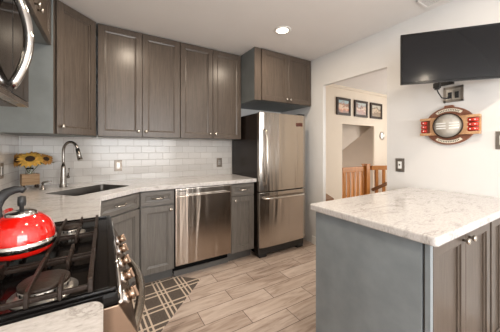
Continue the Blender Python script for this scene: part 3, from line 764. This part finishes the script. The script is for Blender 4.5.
# ------------------------------------------------------------------ television
tu = Vector((math.sin(0.713), -math.cos(0.713), 0)); tn = Vector((-math.cos(0.713), -math.sin(0.713), 0))
TVW, TVH = 0.640, 0.368
tl = Vector((1.880, 0.945, 2.096))
ctr = tl+tu*TVW/2-Vector((0, 0, TVH/2))
# local frame: x along tu, -y towards viewer
tang = math.atan2(tu.y, tu.x)
t = thing('television', 'flat black television swung out on a wall arm at the right', 'television', tuple(ctr), tang)
obj('back_shell', MB().box(-TVW/2+0.004, TVW/2-0.004, 0.002, 0.034, -TVH/2+0.004, TVH/2-0.004, 0.004).box(-0.2, 0.2, 0.03, 0.052, -0.14, 0.10, 0.01), M['blackm'], t)
bz = MB(); bw = 0.010
bz.box(-TVW/2, TVW/2, -0.006, 0.012, TVH/2-bw, TVH/2, 0.002).box(-TVW/2, TVW/2, -0.006, 0.012, -TVH/2, -TVH/2+0.016, 0.002)
bz.box(-TVW/2, -TVW/2+bw, -0.006, 0.012, -TVH/2+0.016, TVH/2-bw, 0.002).box(TVW/2-bw, TVW/2, -0.006, 0.012, -TVH/2+0.016, TVH/2-bw, 0.002)
obj('bezel', bz, M['black'], t)
obj('screen', MB().box(-TVW/2+bw, TVW/2-bw, -0.003, 0.0015, -TVH/2+0.016, TVH/2-bw), M['screen'], t)
# wall arm
t = thing('wall_mount', 'black articulated mount arm between television and wall', 'bracket', (XR, 0.83, 1.76))
tb_ = ctr-tn*0.052
O = lambda n, m, mt, p=None: obj(n, m, M[mt], p or t, world=True)
O('wall_plate', MB().box(XR-0.016, XR-0.001, 0.785, 0.875, 1.765, 1.90, 0.004), 'blackm')
am = MB().tube([(XR-0.015, 0.83, 1.80), (XR-0.06, 0.84, 1.80), (2.20, 0.86, 1.81), tuple(tb_-tn*0.02+Vector((0, 0, -0.13)))], 0.010, 10)
O('arm', am, 'blackm')
O('elbow', MB().cyl((2.215, 0.845, 1.815), (2.215, 0.845, 1.715), 0.017, 18).box(2.195, 2.235, 0.825, 0.865, 1.725, 1.765, 0.005), 'blackm')
hdv = tb_+Vector((0, 0, -0.12))
mm = MB(Matrix.Translation(hdv) @ Matrix.Rotation(tang, 4, 'Z')); mm.box(-0.02, 0.02, 0.001, 0.012, -0.03, 0.03, 0.003)
O('head_plate', mm, 'blackm')
cab_ = MB().tube([(2.215, 0.845, 1.714), (2.225, 0.84, 1.690), (2.27, 0.835, 1.655), (2.33, 0.82, 1.655), (XR-0.012, 0.812, 1.685)], 0.0045, 8)
tag(obj('power_cord', cab_, M['blackm']), 'black cord looping from the television arm to the outlet box', 'cord')
t = thing('outlet_box', 'steel media outlet box on the wall under the television', 'outlet', (XR, 0.775, 1.68))
ob = MB(); y0, y1, z0, z1 = 0.728, 0.856, 1.625, 1.748
ob.box(XR-0.008, XR-0.001, y0, y1, z1-0.018, z1, 0.002).box(XR-0.008, XR-0.001, y0, y1, z0, z0+0.018, 0.002).box(XR-0.008, XR-0.001, y0, y0+0.018, z0, z1, 0.002).box(XR-0.008, XR-0.001, y1-0.018, y1, z0, z1, 0.002)
O('frame', ob, 'platesteel')
O('insert', MB().box(XR-0.004, XR-0.001, y0+0.018, y1-0.018, z0+0.018, z1-0.018), 'alu')
for y in (0.770, 0.814): O('socket', MB().box(XR-0.007, XR-0.003, y-0.013, y+0.013, 1.655, 1.705, 0.002), 'blackm')

# ------------------------------------------------------------------ decorative plaque / clock on the right wall
PC = (XR, 0.815, 1.437)
t = thing('wall_plaque', 'round wooden wall plaque with grey dial and red side slots on the right wall', 'plaque', PC)
# local frame for plaque: build facing -X ; a = +Y (photo left), b = z
MP = Matrix.Translation((XR-0.001, PC[1], PC[2])) @ Matrix(((0, 0, -1, 0), (1, 0, 0, 0), (0, 1, 0, 0), (0, 0, 0, 1)))
def P(n, m, mt, p=None): return obj(n, m, M[mt], p or t, world=True)
ell = [(0.166*math.cos(2*PI*k/64), 0.150*math.sin(2*PI*k/64)) for k in range(64)]
P('backboard', MB(MP).prism(ell, 0, 0.022, 0.004).prism([(-0.035, 0.140), (0.035, 0.140), (0.028, 0.164), (-0.028, 0.164)], 0, 0.022, 0.003), 'mahog')
crs = [(-0.190, 0.066), (-0.150, 0.066), (-0.105, 0.055), (0.105, 0.055), (0.150, 0.066), (0.190, 0.066), (0.190, -0.066), (0.150, -0.066), (0.105, -0.055), (-0.105, -0.055), (-0.150, -0.066), (-0.190, -0.066)]
cb = MB(MP)
cb.prism([(-0.122, 0.072), (0.122, 0.072), (0.122, -0.072), (-0.122, -0.072)], 0.022, 0.040, 0.004)
for s_ in (-1, 1):
    for v in (-1, 1): cb.box(min(s_*0.112, s_*0.192), max(s_*0.112, s_*0.192), v*0.062-0.010, v*0.062+0.010, 0.010, 0.050, 0.003)
    cb.box(s_*0.186-0.006, s_*0.186+0.006, -0.062, 0.062, 0.010, 0.024, 0.003)
P('crossbody', cb, 'maple')
for s_ in (-1, 1):
    rd = MB(MP)
    wd = 0.058 if s_ < 0 else 0.036; cxr = s_*(0.152 if s_ < 0 else 0.166)
    for k in range(3):
        yk = -0.034+0.034*k; rd.lathe([(0.014, 0), (0.014, wd)], 16, Matrix.Translation((cxr-wd/2, yk, 0.034)) @ Matrix.Rotation(R(90), 4, 'Y'))
    rp = P('red_slots', rd, 'redglass')
    wm = MB(MP)
    for k in range(3):
        for j in ((-1, 1) if s_ < 0 else (0,)): wm.box(cxr+j*0.014-0.003, cxr+j*0.014+0.003, -0.034+0.034*k-0.004, -0.034+0.034*k+0.004, 0.046, 0.0495)
    P('white_marks', wm, 'white', rp)
P('ring', MB(MP).lathe([(0.094, 0.040), (0.099, 0.044), (0.099, 0.052), (0.092, 0.055), (0.090, 0.046)], 56, cap=False), 'framewood')
dl = P('dial', MB(MP).lathe([(0, 0.0465), (0.091, 0.0465), (0.0915, 0.0485), (0, 0.0485)], 56, cap=False), 'dial')
br_ = MB(MP)
for v in (-0.020, 0.0, 0.020):
    for s_ in (-1, 1): br_.box(min(s_*0.010, s_*0.074), max(s_*0.010, s_*0.074), v-0.0045, v+0.0045, 0.0488, 0.0515, 0.001)
P('bars', br_, 'white', dl)
for v in (1, -1):
    arc = []; n = 16
    for k in range(n+1):
        a = R(90-38+76*k/n); arc.append((0.143*math.cos(a), v*0.138*math.sin(a)))
    for k in range(n, -1, -1):
        a = R(90-36+72*k/n); arc.append((0.124*math.cos(a), v*0.115*math.sin(a)))
    bd = P('banner', MB(MP).prism(arc, 0.022, 0.0255, 0.001), 'cream')
    gl = MB(MP)
    for k in range(13):
        a = R(90-29+58*k/12); x = 0.133*math.cos(a); y = v*0.1265*math.sin(a)
        Mg = Matrix.Translation((x, y, 0.0256)) @ Matrix.Rotation((a-PI/2)*v, 4, 'Z')
        gl.box(-0.0022, 0.0022, -0.0055, 0.0055, 0, 0.0008, M=Mg)
        gl.box(-0.0022, 0.0035, (-1 if k % 2 else 1)*0.004-0.001, (-1 if k % 2 else 1)*0.004+0.001, 0, 0.0008, M=Mg)
    P('lettering', gl, 'framewood', bd)

# ------------------------------------------------------------------ outlets and switches
def wall_plate(name, label, cat, loc, rz, w, h, mat, n, toggle=False, group=None):
    t = thing(name, label, cat, loc, rz, group)
    obj('plate', MB().box(-w/2, w/2, -0.006, -0.0005, -h/2, h/2, 0.002), M[mat], t)
    for k in range(n):
        x = (k-(n-1)/2)*0.046
        i = obj('insert', MB().box(x-0.016, x+0.016, -0.009, -0.005, -0.033, 0.033, 0.0015), M['platesteel' if not toggle else 'white'], t)
        sl_ = MB()
        if toggle: sl_.box(x-0.004, x+0.004, -0.016, -0.008, -0.004, 0.010, 0.001)
        else:
            for z in (-0.018, 0.018):
                sl_.box(x-0.008, x-0.005, -0.0096, -0.008, z-0.005, z+0.006).box(x+0.005, x+0.008, -0.0096, -0.008, z-0.004, z+0.005)
        obj('toggle' if toggle else 'slots', sl_, M['blackm'], i)
    return t
wall_plate('outlet', 'bronze outlet plate on the tiled wall between faucet and base cabinet', 'outlet', (0.128, YB-0.008, 1.073), 0, 0.075, 0.118, 'bronze', 1, group='bronze outlet plates on the tile')
wall_plate('outlet', 'bronze outlet plate on the tiled wall above the right end of the dishwasher', 'outlet', (1.312, YB-0.008, 1.070), 0, 0.075, 0.118, 'bronze', 1, group='bronze outlet plates on the tile')
wall_plate('outlet', 'bronze outlet plate on the left tiled wall beside the kettle', 'outlet', (XL+0.008, 2.505, 1.09), R(90), 0.075, 0.118, 'bronze', 1, group='bronze outlet plates on the tile')
wall_plate('light_switch', 'steel light switch plate on the right wall beside the passage', 'switch', (XR, 1.193, 1.103), R(-90), 0.078, 0.125, 'platesteel', 1, True)
wall_plate('light_switch', 'steel switch plate at the right edge, beside the plaque', 'switch', (XR, 0.515, 1.315), R(-90), 0.075, 0.125, 'platesteel', 1, True)

# ------------------------------------------------------------------ ceiling lights and vent
lamp = None
LBL = ['lit recessed ceiling light in view before the fridge cabinet', 'recessed ceiling light above the floor in front of the sink', 'recessed ceiling light above the peninsula front', 'recessed ceiling light near the range',
       'recessed ceiling light at the rear right of the room', 'recessed ceiling light at the rear left of the room']
for (x, y), lb in zip(LAMPS, LBL):
    if lamp is None:
        lamp = thing('recessed_light', lb, 'ceiling light', (x, y, ZC), 0, 'recessed lights in the kitchen ceiling')
        obj('trim_ring', MB().lathe([(0.058, -0.003), (0.062, -0.008), (0.080, -0.006), (0.086, -0.0005), (0.058, -0.0005)], 40, cap=False), M['trim'], lamp)
        obj('lens', MB().lathe([(0, -0.0045), (0.058, -0.0045), (0.058, -0.001), (0, -0.001)], 40, cap=False), M['lampglow'], lamp)
    else: copy_thing(lamp, (x, y, ZC), 0, lb)
    area('recessed_lamp', (x, y, ZC-0.012), (0, 0, 0), 0.11, 0.11, LAMP_POWER, WARM, 'DISK')
t = thing('ceiling_vent', 'white louvred air vent in the ceiling above the television', 'vent', (2.20, 0.80, ZC))
obj('frame', MB().box(-0.085, 0.085, -0.15, -0.135, -0.008, -0.001, 0.002).box(-0.085, 0.085, 0.135, 0.15, -0.008, -0.001, 0.002).box(-0.085, -0.070, -0.15, 0.15, -0.008, -0.001, 0.002).box(0.070, 0.085, -0.15, 0.15, -0.008, -0.001, 0.002), M['trim'], t)
vs_ = MB()
for k in range(9): vs_.box(-0.072+k*0.017, -0.062+k*0.017, -0.136, 0.136, -0.006, -0.003)
obj('louvres', vs_, M['trim'], t)
obj('backing', MB().box(-0.070, 0.070, -0.136, 0.136, -0.002, -0.001), M['kick'], t)

# ------------------------------------------------------------------ hall: pictures, railing, thermostat
arts = [((0.30, 0.42, 0.45), (0.55, 0.20, 0.10), (0.14, 0.10, 0.07)), ((0.42, 0.46, 0.44), (0.36, 0.16, 0.13), (0.30, 0.24, 0.18)), ((0.50, 0.47, 0.40), (0.24, 0.17, 0.12), (0.34, 0.28, 0.20))]
plb = ['dark framed picture with teal sky and red ground, leftmost of three on the hall wall', 'dark framed picture in muted greys, the middle of three on the hall wall', 'dark framed picture in tan and cream, rightmost of three on the hall wall']
for i, (x0, x1) in enumerate(((3.648, 4.045), (4.167, 4.588), (4.691, 5.105))):
    cx = (x0+x1)/2; w = x1-x0; h = 0.325; z = 2.045
    t = thing('framed_picture', plb[i], 'picture', (cx, YB, z), 0, 'three framed pictures on the hall wall')
    fr = MB(); b_ = 0.046
    fr.box(-w/2, w/2, -0.028, -0.002, h/2-b_, h/2, 0.006).box(-w/2, w/2, -0.028, -0.002, -h/2, -h/2+b_, 0.006)
    fr.box(-w/2, -w/2+b_, -0.028, -0.002, -h/2+b_, h/2-b_, 0.006).box(w/2-b_, w/2, -0.028, -0.002, -h/2+b_, h/2-b_, 0.006)
    obj('frame', fr, M['framewood'], t)
    obj('print', MB().box(-w/2+b_-0.004, w/2-b_+0.004, -0.016, -0.010, -h/2+b_-0.004, h/2-b_+0.004), m_art('landscape_print_%s' % 'abc'[i], *arts[i], i*3.7), t)
t = thing('wall_sconce', 'small round metal disc fixture on the hall wall under the right picture', 'sconce', (5.13, YB, 1.53))
obj('disc', MB().lathe([(0.0, 0.03), (0.05, 0.028), (0.085, 0.016), (0.092, 0.002), (0, 0.001)], 32, Matrix.Rotation(R(90), 4, 'X'), cap=False), M['alu'], t)
obj('centre', MB().lathe([(0.040, 0.022), (0.038, 0.04), (0, 0.043)], 24, Matrix.Rotation(R(90), 4, 'X')), M['white'], t)

t = thing('stair_railing', 'orange oak baluster railing across the stairwell opening, left of the post', 'railing', (4.15, YB+0.05, 0))
O = lambda n, m, mt, p=None: obj(n, m, M[mt], p or t, world=True)
yy = YB+0.03
O('top_rail', MB().box(3.83, 4.51, yy-0.035, yy+0.035, 0.795, 0.895, 0.008), 'orangewood')
O('bottom_rail', MB().box(3.83, 4.51, yy-0.02, yy+0.02, 0.08, 0.13, 0.004), 'orangewood')
for k in range(5): O('baluster', MB().box(3.885+k*0.135, 3.945+k*0.135, yy-0.02, yy+0.02, 0.13, 0.795, 0.003), 'orangewood')
t = thing('newel_post', 'square orange oak newel post at the stairwell corner', 'post', (4.57, YB+0.01, 0))
O('post', MB().box(4.515, 4.625, YB-0.05, YB+0.06, 0, 0.925, 0.006), 'orangewood')
O('cap', MB().box(4.505, 4.635, YB-0.06, YB+0.07, 0.925, 0.945, 0.006), 'orangewood')
t = thing('stair_railing', 'shorter orange oak railing right of the newel post, in front of the descending handrail', 'railing', (5.1, YB-0.2, 0))
P0 = Vector((4.655, YB-0.04)); P1 = Vector((5.25, YB-0.30)); dr_ = P1-P0; ra = math.atan2(dr_.y, dr_.x)
MR = Matrix.Translation((P0.x, P0.y, 0)) @ Matrix.Rotation(ra, 4, 'Z'); ln = dr_.length
O('top_rail', MB(MR).box(0.0, ln, -0.035, 0.035, 0.82, 0.905, 0.008), 'orangewood')
O('bottom_rail', MB(MR).box(0.0, ln, -0.02, 0.02, 0.08, 0.13, 0.004), 'orangewood')
for k in range(4): O('baluster', MB(MR).box(0.11+k*0.16, 0.16+k*0.16, -0.02, 0.02, 0.13, 0.82, 0.003), 'orangewood')
O('handrail', MB(MR).tube([(0.0, -0.055, 0.42), (ln, -0.055, 0.66)], 0.032, 10), 'orangedark')

t = thing('hall_bench', 'dark brown wooden bench glimpsed at the bottom left of the hall passage', 'bench', (2.9, 2.7, 0))
O = lambda n, m, mt, p=None: obj(n, m, M[mt], p or t, world=True)
O('seat', MB().prism([(2.62, 2.50), (3.03, 2.50), (3.27, 2.88), (2.62, 2.88)], 0.455, 0.49, 0.004), 'orangedark')
O('backrest', MB().box(2.62, 3.27, 2.885, 2.91, 0.42, 0.66, 0.004), 'orangedark')
for x, y in ((2.66, 2.54), (2.99, 2.54), (2.66, 2.84), (3.18, 2.84)):
    O('leg', MB().box(x-0.02, x+0.02, y-0.02, y+0.02, 0, 0.4545, 0.002), 'orangedark')
